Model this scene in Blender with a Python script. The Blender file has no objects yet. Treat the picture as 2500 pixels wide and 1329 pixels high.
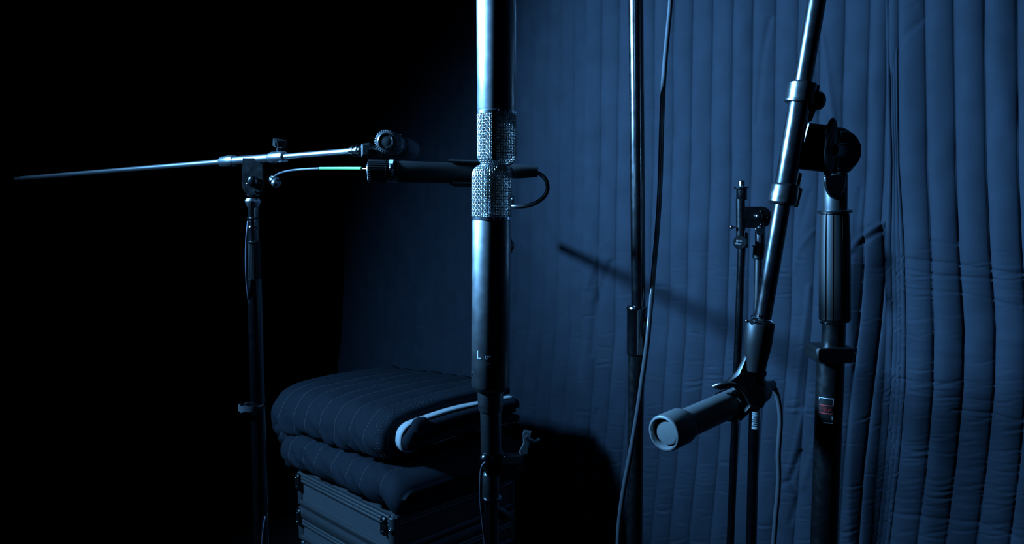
import bpy, bmesh, math, random
import numpy as np
from mathutils import Vector, Matrix
random.seed(7); rng = np.random.default_rng(7)
scn = bpy.context.scene
COL = scn.collection
# ------------------------------------------------------------------ camera, light, exposure
F = 1850.0; W0, H0 = 2500.0, 1329.0; CAMZ = 1.45
TH = math.atan((664.5-486.0)/F); CT, ST = math.cos(TH), math.sin(TH)
cam_d = bpy.data.cameras.new('camera'); cam = bpy.data.objects.new('camera', cam_d); COL.objects.link(cam)
cam_d.sensor_width = 36.0; cam_d.lens = 36.0*F/W0; cam_d.clip_start = 0.02
cam.location = (0, 0, CAMZ); cam.rotation_euler = (math.pi/2-TH, 0, 0)
scn.camera = cam
LP = Vector((-1.70, 1.05, CAMZ+0.70))
def spot(name, energy, half, az, el, r=.10, off=(0,0,0), col=(0.17, 0.50, 1.0)):
    ld = bpy.data.lights.new(name, 'SPOT'); lo = bpy.data.objects.new(name, ld); COL.objects.link(lo)
    ld.energy = energy; ld.color = col; ld.shadow_soft_size = r
    ld.spot_size = math.radians(2*half); ld.spot_blend = 1.0
    a, e = math.radians(az), math.radians(el)
    lo.location = LP+Vector(off); lo.rotation_euler = Vector((math.cos(a)*math.cos(e), math.sin(a)*math.cos(e), math.sin(e))).to_track_quat('-Z', 'Y').to_euler()
spot('curtain_lamp', 880, 29, 15.5, -10.5)
spot('microphone_fill', 4300, 21, -13, -11, .10, (0, .13, -.03))  # extra narrow spot, added to strengthen highlights on microphones and stands
spot('added_spill', 330, 43, 20, -40, .12, (0, .02, .02))  # added wide spot, stands in for lamp spill on pile and left stand
w = bpy.data.worlds.new('world'); scn.world = w; w.use_nodes = True
w.node_tree.nodes['Background'].inputs[0].default_value = (0.10, 0.22, 1.0, 1)
w.node_tree.nodes['Background'].inputs[1].default_value = 0.004
vs = scn.view_settings; vs.view_transform = 'Standard'; vs.look = 'None'; vs.gamma = 1.0; vs.exposure = 0.0
try: vs.use_curve_mapping = False
except Exception: pass

# ------------------------------------------------------------------ pixel helpers (trace -> real points)
def ray(x, y):
    dx = (x-1250)/F; dy = (664.5-y)/F
    return Vector((dx, CT+dy*ST, -ST+dy*CT))
def P(x, y, Y):
    r = ray(x, y); return Vector((0, 0, CAMZ)) + r*(Y/r.y)
def R(px, x, y, Y):
    return px/F*Y/ray(x, y).y
def proj(X, Y, Z):
    z = Z-CAMZ; d = Y*CT - z*ST; v = Y*ST + z*CT
    return 1250+F*X/d, 664.5-F*v/d

# ------------------------------------------------------------------ materials
def mat(name, base, rough=0.5, metal=0.0, spec=0.5, ior=1.5, bump=0, bscale=400, var=0, vscale=8, sheen=0, coat=0, rvar=0, dist=0.001):
    m = bpy.data.materials.new(name); m.use_nodes = True; nt = m.node_tree; b = nt.nodes['Principled BSDF']
    b.inputs['Base Color'].default_value = (*base, 1); b.inputs['Roughness'].default_value = rough
    b.inputs['Metallic'].default_value = metal; b.inputs['Specular IOR Level'].default_value = spec
    if sheen: b.inputs['Sheen Weight'].default_value = sheen; b.inputs['Sheen Roughness'].default_value = 0.4
    b.inputs['IOR'].default_value = ior
    if coat: b.inputs['Coat Weight'].default_value = coat
    tc = nt.nodes.new('ShaderNodeTexCoord')
    def noise(s, det=4):
        n = nt.nodes.new('ShaderNodeTexNoise'); n.inputs['Scale'].default_value = s; n.inputs['Detail'].default_value = det
        nt.links.new(tc.outputs['Object'], n.inputs['Vector']); return n
    if var or rvar:
        n = noise(vscale)
        if var:
            mx = nt.nodes.new('ShaderNodeMix'); mx.data_type = 'RGBA'
            mx.inputs[6].default_value = (*[c*(1-var) for c in base], 1); mx.inputs[7].default_value = (*[c*(1+var) for c in base], 1)
            nt.links.new(n.outputs['Fac'], mx.inputs[0]); nt.links.new(mx.outputs[2], b.inputs['Base Color'])
        if rvar:
            mr = nt.nodes.new('ShaderNodeMapRange'); mr.inputs[1].default_value = .3; mr.inputs[2].default_value = .7
            mr.inputs[3].default_value = rough-rvar; mr.inputs[4].default_value = rough+rvar
            nt.links.new(n.outputs['Fac'], mr.inputs[0]); nt.links.new(mr.outputs[0], b.inputs['Roughness'])
    if bump:
        n2 = noise(bscale, 3); bp = nt.nodes.new('ShaderNodeBump'); bp.inputs['Strength'].default_value = bump
        bp.inputs['Distance'].default_value = dist
        nt.links.new(n2.outputs['Fac'], bp.inputs['Height']); nt.links.new(bp.outputs[0], b.inputs['Normal'])
    return m
M = {}
M['quilt'] = mat('quilted_navy_cloth', (.0158, .0210, .0310), .85, spec=.25, bump=.35, bscale=900, var=.34, vscale=16, sheen=.02)
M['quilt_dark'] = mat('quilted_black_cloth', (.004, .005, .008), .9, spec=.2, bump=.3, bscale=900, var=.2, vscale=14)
M['pile'] = mat('folded_blanket_cloth', (.010, .0130, .019), .85, spec=.2, bump=.35, bscale=900, var=.2, vscale=20)
M['wall'] = mat('dark_wall', (.004, .0045, .006), .95, spec=.1, bump=.2, bscale=60)
M['floor'] = mat('dark_floor', (.012, .012, .014), .8, spec=.2, bump=.2, bscale=90)
M['paint'] = mat('black_gloss_paint', (.0015, .0015, .002), .19, spec=.5, ior=2.4, rvar=.03, vscale=60)
M['paint_rough'] = mat('black_textured_paint', (.0022, .0022, .0025), .30, spec=.5, ior=1.7, bump=.2, bscale=1500, rvar=.05, vscale=90, dist=.0004)
M['anod'] = mat('black_satin_metal', (.002, .0022, .003), .34, spec=.5, ior=2.3, bump=.06, bscale=2200, rvar=.03, vscale=50, dist=.0003)
M['plastic'] = mat('black_plastic', (.003, .003, .0032), .42, spec=.45, bump=.1, bscale=700, dist=.0004)
M['rubber'] = mat('black_rubber', (.004, .004, .0045), .5, spec=.4)
M['chrome'] = mat('bright_steel', (.62, .64, .66), .16, metal=1, rvar=.04, vscale=80)
M['satin'] = mat('satin_chrome', (.62, .64, .66), .27, metal=1)
M['mesh'] = mat('woven_steel', (.34, .35, .35), .30, metal=.9)
M['steel_dull'] = mat('dull_steel', (.25, .26, .27), .35, metal=.9, bump=.15, bscale=700)
M['bevel'] = mat('polished_grey_rim', (.12, .12, .12), .22, ior=2.0)
M['foam'] = mat('dark_foam', (.0025, .0035, .003), .9, spec=.1, bump=.5, bscale=1500)
M['screen'] = mat('dark_inner_screen', (.03, .028, .024), .5, metal=.4)
M['micblack'] = mat('matte_black_shell', (.0025, .0027, .003), .46, spec=.16, bump=.05, bscale=2000, dist=.0003)
M['capsule'] = mat('capsule_brown', (.16, .12, .08), .55)
M['greymic'] = mat('grey_enamel', (.075, .075, .075), .46, spec=.42, bump=.06, bscale=900, var=.06, vscale=50)
M['greyface'] = mat('grey_foam', (.07, .072, .07), .9, spec=.2, bump=.4, bscale=900)
M['greycable'] = mat('grey_cable', (.05, .052, .058), .26, spec=.5)
M['blackcable'] = mat('black_cable', (.010, .010, .011), .30, spec=.55)
M['bluecable'] = mat('dull_blue_cable', (.05, .05, .07), .5, spec=.4)
M['alu'] = mat('brushed_aluminium', (.13, .135, .14), .38, metal=.75, bump=.1, bscale=500, var=.1, vscale=30)
M['case'] = mat('grey_case_panel', (.06, .064, .07), .5, spec=.4, bump=.25, bscale=420, var=.1, vscale=20)
M['white'] = mat('white_binding', (.50, .51, .51), .9, bump=.6, bscale=500)
M['thread'] = mat('grey_thread', (.09, .09, .10), .8)
M['green'] = mat('green_sleeve', (.04, .18, .05), .4)
M['paper'] = mat('white_paper', (.6, .6, .6), .6)
M['ink'] = mat('dark_ink', (.03, .06, .06), .6)
M['red'] = mat('red_print', (.30, .02, .015), .5)
M['silver'] = mat('silver_print', (.30, .31, .32), .4)
M['velcro'] = mat('grey_strap', (.04, .04, .045), .8, bump=.4, bscale=800)
M['darkvoid'] = mat('dark_fill', (.004, .004, .005), 1, spec=0)

# ------------------------------------------------------------------ object helpers
OFF = {}
def empty(name, loc, label, cat, group=None):
    o = bpy.data.objects.new(name, None); COL.objects.link(o); o.location = loc; o.empty_display_size = .05
    OFF[o.name] = Vector(loc); o['label'] = label; o['category'] = cat
    if group: o['group'] = group
    return o
def mesh_from(name, v, f, m, parent=None, sharp=35, origin=None, smooth=True):
    v = np.asarray([tuple(p) for p in v] if not isinstance(v, np.ndarray) else v, dtype=np.float64)
    if parent is not None: off = OFF[parent.name]
    elif origin is not None: off = Vector(origin)
    else: off = Vector((float(v[:,0].mean()), float(v[:,1].mean()), float(v[:,2].min())))
    v = v - np.array(off)
    me = bpy.data.meshes.new(name)
    if isinstance(f, np.ndarray):
        n = len(f); me.vertices.add(len(v)); me.vertices.foreach_set('co', v.astype(np.float32).ravel())
        me.loops.add(n*4); me.loops.foreach_set('vertex_index', f.astype(np.int32).ravel())
        me.polygons.add(n); me.polygons.foreach_set('loop_start', np.arange(0, n*4, 4, dtype=np.int32))
        me.update(calc_edges=True)
    else:
        me.from_pydata([tuple(p) for p in v], [], f)
        if smooth:
            bm = bmesh.new(); bm.from_mesh(me); bmesh.ops.recalc_face_normals(bm, faces=bm.faces); bm.to_mesh(me); bm.free()
    me.validate(); me.update()
    if smooth:
        me.polygons.foreach_set('use_smooth', [True]*len(me.polygons))
        if sharp: me.set_sharp_from_angle(angle=math.radians(sharp))
    o = bpy.data.objects.new(name, me); COL.objects.link(o); me.materials.append(m)
    if parent is not None: o.parent = parent; OFF[o.name] = off
    else: o.location = off; OFF[o.name] = off
    return o
def tag(o, label, cat, group=None):
    o['label'] = label; o['category'] = cat
    if group: o['group'] = group
    return o
def frame(d):
    d = Vector(d).normalized(); a = Vector((0, 0, 1)) if abs(d.z) < .9 else Vector((0, 1, 0))
    u = d.cross(a).normalized(); v = d.cross(u).normalized(); return d, u, v
class G:                                   # gathers geometry of ONE mesh
    def __init__(s): s.v = []; s.f = []
    def lathe(s, p0, p1, prof, seg=40, teeth=0, amp=0, duty=.5, cap=True, up=None):
        """prof: list of (t along axis in fraction, r in m)"""
        p0 = Vector(p0); p1 = Vector(p1); d = p1-p0; dd, u, v = frame(d)
        if up is not None: v = (Vector(up)-dd*Vector(up).dot(dd)).normalized(); u = dd.cross(v)
        b = len(s.v)
        for t, r in prof:
            c = p0+d*t
            for i in range(seg):
                a = 2*math.pi*i/seg; rr = r
                if teeth:
                    ph = (i/seg*teeth) % 1
                    rr = r-(amp if ph > duty else 0)
                s.v.append(c+u*(rr*math.cos(a))+v*(rr*math.sin(a)))
        for k in range(len(prof)-1):
            for i in range(seg):
                j = (i+1) % seg
                s.f.append((b+k*seg+i, b+k*seg+j, b+(k+1)*seg+j, b+(k+1)*seg+i))
        if cap:
            s.f.append(tuple(b+i for i in reversed(range(seg))))
            s.f.append(tuple(b+(len(prof)-1)*seg+i for i in range(seg)))
        return s
    def tube(s, pts, r, seg=12, rs=None):
        pts = [Vector(p) for p in pts]; b = len(s.v); n = len(pts)
        d0, u, v = frame(pts[1]-pts[0])
        for k, p in enumerate(pts):
            d = (pts[min(k+1, n-1)]-pts[max(k-1, 0)]).normalized()
            u = (u-d*u.dot(d)).normalized(); v = d.cross(u)
            rr = rs[k] if rs else r
            for i in range(seg):
                a = 2*math.pi*i/seg; s.v.append(p+u*(rr*math.cos(a))+v*(rr*math.sin(a)))
        for k in range(n-1):
            for i in range(seg):
                j = (i+1) % seg; s.f.append((b+k*seg+i, b+k*seg+j, b+(k+1)*seg+j, b+(k+1)*seg+i))
        s.f.append(tuple(b+i for i in reversed(range(seg)))); s.f.append(tuple(b+(n-1)*seg+i for i in range(seg)))
        return s
    def prism(s, pts, thick, bev=0):
        """pts: 3-D outline (planar), extruded along its normal by thick (centred), optional edge bevel"""
        pts = [Vector(p) for p in pts]; n = len(pts); c = sum(pts, Vector())/n
        nr = Vector()
        for i in range(n): nr += (pts[i]-c).cross(pts[(i+1) % n]-c)
        nr.normalize(); h = nr*thick/2; b = len(s.v)
        layers = [(-1, bev), (-1, 0), (1, 0), (1, bev)] if bev else [(-1, 0), (1, 0)]
        for sg, be in layers:
            for p in pts:
                q = p + (c-p).normalized()*be
                hh = h*sg if (not bev or be) else h*sg*(1-2*bev/thick)
                s.v.append(q+hh)
        L = len(layers)
        for k in range(L-1):
            for i in range(n):
                j = (i+1) % n; s.f.append((b+k*n+i, b+k*n+j, b+(k+1)*n+j, b+(k+1)*n+i))
        s.f.append(tuple(b+i for i in reversed(range(n)))); s.f.append(tuple(b+(L-1)*n+i for i in range(n)))
        return s
    def box(s, c, ax, ay, az, sx, sy, sz, bev=0):
        c = Vector(c); ax, ay, az = [Vector(a).normalized() for a in (ax, ay, az)]
        o = [c+ax*(sx/2*i)+ay*(sy/2*j) for i, j in ((-1,-1),(1,-1),(1,1),(-1,1))]
        if bev:
            q = []
            for i, j in ((-1,-1),(1,-1),(1,1),(-1,1)):
                e = [(sx/2-bev, sy/2), (sx/2, sy/2-bev)]
                if i*j > 0: e = e[::-1]
                for a, b_ in e: q.append(c+ax*(a*i)+ay*(b_*j))
            o = q
        return s.prism(o, sz, bev)
    def ball(s, c, r, seg=20, ring=12, squash=(1,1,1)):
        c = Vector(c); b = len(s.v)
        for k in range(1, ring):
            t = math.pi*k/ring
            for i in range(seg):
                a = 2*math.pi*i/seg
                s.v.append(c+Vector((r*math.sin(t)*math.cos(a)*squash[0], r*math.sin(t)*math.sin(a)*squash[1], r*math.cos(t)*squash[2])))
        s.v.append(c+Vector((0,0,r*squash[2]))); top = len(s.v)-1; s.v.append(c-Vector((0,0,r*squash[2]))); bot = len(s.v)-1
        for k in range(ring-2):
            for i in range(seg):
                j = (i+1) % seg; s.f.append((b+k*seg+i, b+(k+1)*seg+i, b+(k+1)*seg+j, b+k*seg+j))
        for i in range(seg):
            j = (i+1) % seg; s.f.append((top, b+i, b+j)); s.f.append((bot, b+(ring-2)*seg+j, b+(ring-2)*seg+i))
        return s
    def make(s, name, m, parent=None, sharp=35, origin=None):
        return mesh_from(name, s.v, s.f, m, parent, sharp, origin)
def spline(pts, n=10):
    pts = [Vector(p) for p in pts]; out = []
    q = [pts[0]*2-pts[1]]+pts+[pts[-1]*2-pts[-2]]
    for i in range(1, len(q)-2):
        for k in range(n):
            t = k/n; a, b, c, d = q[i-1], q[i], q[i+1], q[i+2]
            out.append(.5*((2*b)+(c-a)*t+(2*a-5*b+4*c-d)*t*t+(3*b-a-3*c+d)*t**3))
    out.append(pts[-1]); return out
def cyl(name, p0, p1, r0, r1, m, parent, seg=40, bev=.0008):
    L = (Vector(p1)-Vector(p0)).length; e = min(bev/L, .2)
    return G().lathe(p0, p1, [(0, r0-bev), (e, r0), (1-e, r1), (1, r1-bev)], seg).make(name, m, parent)
def pcyl(name, x0, y0, x1, y1, Y, rpx, m, parent, Y1=None, rpx1=None, seg=40, bev=.0008):
    Y1 = Y if Y1 is None else Y1; rpx1 = rpx if rpx1 is None else rpx1
    return cyl(name, P(x0, y0, Y), P(x1, y1, Y1), R(rpx, x0, y0, Y), R(rpx1, x1, y1, Y1), m, parent, seg, bev)
def to_floor(p0, p1, z=.03):
    p0, p1 = Vector(p0), Vector(p1); d = p1-p0; return p0+d*((z-p0.z)/d.z)
def text_mesh(name, body, size, m, parent, place, extrude=.0002):
    """place(x,y,z)->world"""
    cu = bpy.data.curves.new('txt', 'FONT'); cu.body = body; cu.size = size; cu.extrude = extrude; cu.align_x = 'CENTER'; cu.align_y = 'CENTER'
    o = bpy.data.objects.new('txt', cu); COL.objects.link(o)
    dg = bpy.context.evaluated_depsgraph_get(); me = bpy.data.meshes.new_from_object(o.evaluated_get(dg))
    bpy.data.objects.remove(o)
    v = [place(*q.co) for q in me.vertices]; f = [tuple(p.vertices) for p in me.polygons]
    return mesh_from(name, v, f, m, parent, smooth=False)
def tripod(parent, base, r=.011, spread=.36, rot=.3):
    """legs of a stand (below the frame)"""
    b = Vector((base.x, base.y, 0))
    G().lathe(b+Vector((0,0,.10)), b+Vector((0,0,.17)), [(0,.018),(.1,.02),(.9,.02),(1,.018)], 20).make('leg_hub', M['plastic'], parent)
    for k in range(3):
        a = rot+k*2*math.pi/3; d = Vector((math.cos(a), math.sin(a), 0))
        l = G().tube([b+Vector((0,0,.14))+d*.016, b+d*spread+Vector((0,0,.012))], r*.8, 10).make('leg', M['paint'], parent)
        G().ball(b+d*spread+Vector((0,0,.014)), .014, 12, 8).make('rubber_foot', M['rubber'], l)

# ------------------------------------------------------------------ structure
NW = Vector((-.679, -.734, 0)); DW = Vector((-.734, .679, 0)); P1 = Vector((.982, 1.58, 0))   # curtain plane
def slab(name, a, b, z0, z1, nrm, m, thick=.1):
    a, b = Vector(a), Vector(b); n = Vector(nrm).normalized(); v = []
    for q in (a, b, b-n*thick, a-n*thick): v += [(q.x, q.y, z0), (q.x, q.y, z1)]
    f = [(0,2,3,1), (2,4,5,3), (4,6,7,5), (6,0,1,7), (1,3,5,7), (0,6,4,2)]
    o = mesh_from(name, v, f, m, sharp=0, smooth=False); o['kind'] = 'structure'; return o
wa = P1-DW*1.6-NW*.085; wb = P1+DW*2.62-NW*.085
slab('wall_right', wa, wb, 0, 2.7, NW, M['wall'])
bk = Vector((-.985, -.17, 0)); nb = Vector((.17, -.985, 0)); corner = P1+DW*2.62
slab('wall_back', corner+nb*-.085-bk*.3, corner+bk*3.2-nb*.085, 0, 2.7, nb, M['wall'])
def flat(name, z, m, t):
    pts = [wa-DW*.3-NW*.2, wb+Vector((.3,.4,0)), corner+bk*3.6+Vector((0,.4,0)), Vector((-4.4,-1.3,0)), Vector((1.9,-1.3,0)), Vector((2.4, -.3, 0))]
    v = [(p.x, p.y, z) for p in pts]+[(p.x, p.y, z+t) for p in pts]; n = len(pts)
    f = [tuple(range(n)), tuple(reversed(range(n, 2*n)))]+[(i, (i+1) % n, n+(i+1) % n, n+i) for i in range(n)]
    o = mesh_from(name, v, f, m, sharp=0, smooth=False); o['kind'] = 'structure'
flat('floor', -.06, M['floor'], .06); flat('ceiling', 2.7, M['wall'], .06)

# ------------------------------------------------------------------ quilted blankets hung on the right wall
def vnoise(a, b, seed):
    r = np.random.default_rng(seed).random((256, 256)); ia = np.floor(a).astype(int); ib = np.floor(b).astype(int)
    fa = a-ia; fb = b-ib; fa = fa*fa*(3-2*fa); fb = fb*fb*(3-2*fb)
    g = lambda i, j: r[i % 256, j % 256]
    return (g(ia,ib)*(1-fa)+g(ia+1,ib)*fa)*(1-fb)+(g(ia,ib+1)*(1-fa)+g(ia+1,ib+1)*fa)*fb-.5
YK = [0, 400, 600, 800, 940, 1130, 1329]
def s_of(x, y):
    m = ((x-1250)/F)/(CT+(664.5-y)/F*ST)
    return (P1.x-m*P1.y)/(.734+.679*m)
zvis = np.arange(CAMZ-.98, CAMZ+.80, .0028)
ZR = np.concatenate([np.linspace(.03, zvis[0]-.02, 16), zvis, np.linspace(zvis[-1]+.02, 2.66, 14)])
def seam_s(xt, curve):
    """s along the wall of one seam for every row; curve: pixel offsets at YK"""
    s = np.full(len(ZR), s_of(xt, 400.0))
    for _ in range(4):
        X = P1.x-.734*s; Y = P1.y+.679*s
        _, y = proj(X, Y, ZR); y = np.clip(y, -60, 1400)
        x = xt+np.interp(y, YK, curve); s = s_of(x, y)
    return s
def hang(name, seams, ncol, amp, base_off, seed, m, wrinkle, creases=(), bulge=None, sub=None, edge_noise=0, nwr=300, ywr=(600, 1329)):
    """seams: list of (x at top, offset curve)"""
    S = np.array([seam_s(a, c) for a, c in seams])                    # K x rows
    cols = []; fr = []; ampl = []
    for k in range(len(seams)-1):
        for i in range(ncol):
            f = i/ncol; f = .55*(.5-.5*math.cos(math.pi*f))+.45*f
            cols.append(S[k]*(1-f)+S[k+1]*f); fr.append(f); ampl.append(amp if not sub or k not in sub else sub[k])
    cols.append(S[-1]); fr.append(0); ampl.append(amp)
    s = np.array(cols); fr = np.array(fr)[:, None]; ampl = np.array(ampl)[:, None]
    Z = np.broadcast_to(ZR, s.shape)
    puff = ampl*np.power(np.clip(np.sin(np.pi*np.power(fr, .82)), 0, 1), .56)
    puff = puff*(1+.35*vnoise(s*9+seed, Z*3, seed))
    X = P1.x-.734*s; Y = P1.y+.679*s; px, py = proj(X, Y, Z)
    d = base_off+puff
    d = d+.018*vnoise(s*3.3, Z*1.7+5, seed+1)+.008*vnoise(s*11, Z*6, seed+2)+.003*vnoise(s*30, Z*16, seed+3)
    if edge_noise: d = d+edge_noise*vnoise(s*8, Z*60, seed+4)*np.clip((py-520)/150, .15, 1)
    for (pts, wd, am) in creases:                                     # long creases traced in the cloth
        best = np.full(s.shape, 1e9); sgn = np.zeros(s.shape)
        for (x0, y0), (x1, y1) in zip(pts[:-1], pts[1:]):
            L2 = (x1-x0)**2+(y1-y0)**2; t = np.clip(((px-x0)*(x1-x0)+(py-y0)*(y1-y0))/L2, 0, 1)
            qx = px-(x0+t*(x1-x0)); qy = py-(y0+t*(y1-y0)); dd = np.hypot(qx, qy)
            sd = np.sign(qx*(y1-y0)-qy*(x1-x0)); u = dd < best; best = np.where(u, dd, best); sgn = np.where(u, sd, sgn)
        q = best/wd; am = am*.5; d = d+am*np.exp(-(q*q))+am*.8*sgn*q*np.exp(-q*q)
    if wrinkle:                                                       # short cross wrinkles pulled by the seams
        r = np.random.default_rng(seed+9); K = len(seams)-1
        for _ in range(nwr):
            k = r.integers(0, K); yy = ywr[0]+(ywr[1]-ywr[0])*r.random()**.75; c0 = k*ncol
            yy = yy if r.random() > .55 else ywr[0]+(ywr[1]-ywr[0])*r.choice([.08, .44, .55, .70, .80, .93])+r.normal()*34
            cl = slice(c0, c0+ncol+1)
            ys = py[cl, :]; ff = np.arange(ys.shape[0])[:, None]/ncol
            fc = r.uniform(.05, .95); lx = (ff-fc)/r.uniform(.22, .6)
            y_ = yy+r.uniform(-5, 6)*lx+1.5*np.sin(lx*3+r.random()*6)
            sg = r.uniform(1.6, 3.4); q = (ys-y_)/sg; am = wrinkle*(r.uniform(.15, .45) if r.random() < .75 else r.uniform(.5, 1.0))
            d[cl, :] += am*np.exp(-lx*lx)*np.sqrt(np.clip(np.sin(np.pi*ff), 0, 1))*(-np.exp(-q*q)+.5*np.exp(-(q-2.2)**2))
    if bulge is not None: d = d+bulge(px, py)
    V = np.stack([X+NW.x*d, Y+NW.y*d, Z], -1)
    C, Rr = s.shape; n = C*Rr
    back = np.stack([X+NW.x*(base_off-.035), Y+NW.y*(base_off-.035), Z], -1)[[0, -1]]      # returns of the side edges
    V = V.reshape(-1, 3)
    idx = np.arange(n).reshape(C, Rr)
    q = np.stack([idx[:-1, :-1], idx[:-1, 1:], idx[1:, 1:], idx[1:, :-1]], -1).reshape(-1, 4)
    bi = n+np.arange(2*Rr).reshape(2, Rr)
    e0 = np.stack([bi[0, :-1], bi[0, 1:], idx[0, 1:], idx[0, :-1]], -1)
    e1 = np.stack([idx[-1, :-1], idx[-1, 1:], bi[1, 1:], bi[1, :-1]], -1)
    V = np.concatenate([V, back.reshape(-1, 3)]); q = np.concatenate([q, e0, e1])
    return mesh_from(name, V, q, m, sharp=0)
cA = [0, -5, -10, -14, -25, -38, -58]
def cmix(x):                                                          # right-hand seams lean further
    t = min(max((x-1850)/287, 0), 1); cB = [0, -11, -22, -36, -50, -68, -80]
    return [a*(1-t)+b*t for a, b in zip(cA, cB)]
x = 1275.0; left = [1275.0]; wd = 31.0
while x > 872: wd = 31.0*((.4019+.0002006*(x-1250))/.407)**2; x -= wd; left.insert(0, x)
leftseams = left+[1307, 1343, 1375, 1409, 1447, 1484]
hl = hang('quilted_blanket', [(a, cmix(a)) for a in leftseams], 8, .0055, .004, 11, M['quilt'], .0022,
          creases=[([(1440, 235), (1428, 320), (1408, 420)], 5, -.006)], nwr=170, ywr=(760, 1329))
tag(hl, 'farthest hung quilted blanket, dim narrow channels behind the metal mesh microphones', 'blanket')
mids = [1441, 1482, 1525, 1568, 1612, 1660, 1705, 1754, 1805, 1853, 1907, 1962, 2017, 2076, 2137, 2180, 2212]
hm = hang('quilted_blanket', [(a, cmix(a)) for a in mids], 12, .0100, .022, 23, M['quilt'], .0034,
          creases=[([(1890, 50), (1872, 150), (1858, 300)], 6, -.006), ([(2010, 55), (2028, 160), (2044, 290)], 7, .008),
                   ([(1998, 90), (2004, 200), (2012, 280)], 6, -.004), ([(2172, 538), (2110, 575), (2082, 612)], 6, .007),
                   ([(2168, 556), (2108, 592)], 6, -.006), ([(2085, 620), (2066, 680)], 5, -.005),
                   ([(1500, 640), (1462, 740), (1452, 860)], 8, -.010), ([(1476, 600), (1444, 700)], 6, .006),
                   ([(1466, 1000), (1440, 1090), (1424, 1170)], 7, -.009), ([(1996, 560), (1958, 610), (1946, 660)], 6, .004),
                   ([(1984, 700), (1966, 860), (1948, 1000)], 6, .006), ([(1960, 1100), (1938, 1165), (1912, 1175)], 6, -.007),
                   ([(1970, 1000), (1952, 1080), (1936, 1140)], 7, .007), ([(1938, 1170), (1954, 1205), (1938, 1270)], 6, -.006),
                   ([(2006, 1040), (1988, 1110), (1966, 1180)], 7, .006), ([(1985, 470), (1962, 560)], 5, -.004),
                   ([(2108, 460), (2098, 560)], 5, -.005)],
          bulge=lambda px, py: -.060*np.clip((px-2085)/90, 0, 1)*np.clip((py-545)/110, 0, 1), nwr=420)
tag(hm, 'middle hung quilted blanket, brightest vertical channels behind the tilted boom arm and folded stand', 'blanket')
YK2 = [0, 400, 600, 740, 900, 1050, 1180, 1310]
def rc(vals): return list(np.interp(YK, YK2, np.array(vals)-vals[0]))
e0 = [2172, 2183, 2173, 2180, 2173, 2163, 2148, 2132]; r0 = [2203, 2208, 2222, 2231, 2228, 2219, 2201, 2182]
r1 = [2269, 2276, 2287, 2297, 2297, 2286, 2270, 2250]; r2 = [2338, 2344, 2353, 2367, 2367, 2356, 2338, 2319]
r3 = [2412, 2417, 2427, 2440, 2441, 2429, 2412, 2393]; r4 = [2491, 2494, 2502, 2516, 2518, 2508, 2492, 2473]
sh = lambda a, k: [q+k for q in a]; mixl = lambda a, b, t: [p*(1-t)+q*t for p, q in zip(a, b)]
rs = [e0, mixl(e0, r0, .34), mixl(e0, r0, .55), mixl(e0, r0, .76), r0, r1, r2, r3, r4, sh(r4, 86), sh(r4, 180), sh(r4, 284)]
hr = hang('quilted_blanket', [(a[0], rc(a)) for a in rs], 14, .0140, .030, 37, M['quilt'], .0042,
          sub={0: .0045, 1: .0016, 2: .0016, 3: .004}, edge_noise=.0022, nwr=520, ywr=(610, 1329),
          creases=[([(2215, 35), (2248, 24)], 4, -.003), ([(2290, 588), (2345, 596)], 4, -.004), ([(2205, 120), (2262, 60)], 9, -.004),
                   ([(2228, 630), (2330, 640), (2500, 668)], 4, -.006), ([(2228, 655), (2300, 668), (2440, 680)], 4, -.005),
                   ([(2235, 700), (2370, 712), (2500, 745)], 4, -.004), ([(2215, 918), (2330, 925)], 4, -.005),
                   ([(2340, 990), (2440, 1002), (2500, 1018)], 4, -.007), ([(2190, 1240), (2400, 1262), (2500, 1300)], 5, -.006)],
          bulge=lambda px, py: .020*np.exp(-((px-2290)/120)**2-((py-850)/260)**2))
tag(hr, 'nearest hung quilted blanket at the right, wide channels beside a double-stitched hem', 'blanket')
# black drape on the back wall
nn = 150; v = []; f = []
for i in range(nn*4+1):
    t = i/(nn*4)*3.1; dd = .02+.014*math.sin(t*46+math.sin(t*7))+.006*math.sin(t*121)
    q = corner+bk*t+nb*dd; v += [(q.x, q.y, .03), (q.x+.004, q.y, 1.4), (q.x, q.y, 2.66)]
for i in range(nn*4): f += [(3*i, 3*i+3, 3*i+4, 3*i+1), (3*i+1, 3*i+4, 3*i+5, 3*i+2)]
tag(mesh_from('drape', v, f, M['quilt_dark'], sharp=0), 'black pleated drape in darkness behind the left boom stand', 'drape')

# ------------------------------------------------------------------ case pile and folded blanket
AU = Vector((-.7071, .7071, 0)); BU = Vector((.7071, .7071, 0)); UZ = Vector((0, 0, 1))
C0 = P(958, 1262, 1.75); zt = C0.z; C0 = Vector((C0.x, C0.y, 0))
def Q(p, q, z): return C0+AU*p+BU*q+UZ*z
PA, QB = .44, .41
def rail(g, z0, z1, out, ridges):
    """moulded extrusion running round the case; profile of ridges"""
    prof = []
    n = 6*ridges
    for i in range(n+1):
        t = i/n; prof.append((z0+(z1-z0)*t, out*(.55+.45*abs(math.sin(math.pi*t*ridges)))))
    prof = [(z0, -.004)]+prof+[(z1, -.004)]
    for (c, d, L, nrm) in ((Q(0,0,0), AU, PA, -BU), (Q(0,0,0), BU, QB, -AU), (Q(PA,0,0), BU, QB, AU), (Q(0,QB,0), AU, PA, BU)):
        b = len(g.v)
        for e in (.010, L-.010):
            for z, o in prof: g.v.append(c+d*e+nrm*o+UZ*z)
        k = len(prof)
        for i in range(k-1): g.f.append((b+i, b+i+1, b+k+i+1, b+k+i))
        g.f.append(tuple(b+i for i in range(k))); g.f.append(tuple(b+k+i for i in reversed(range(k))))
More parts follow.
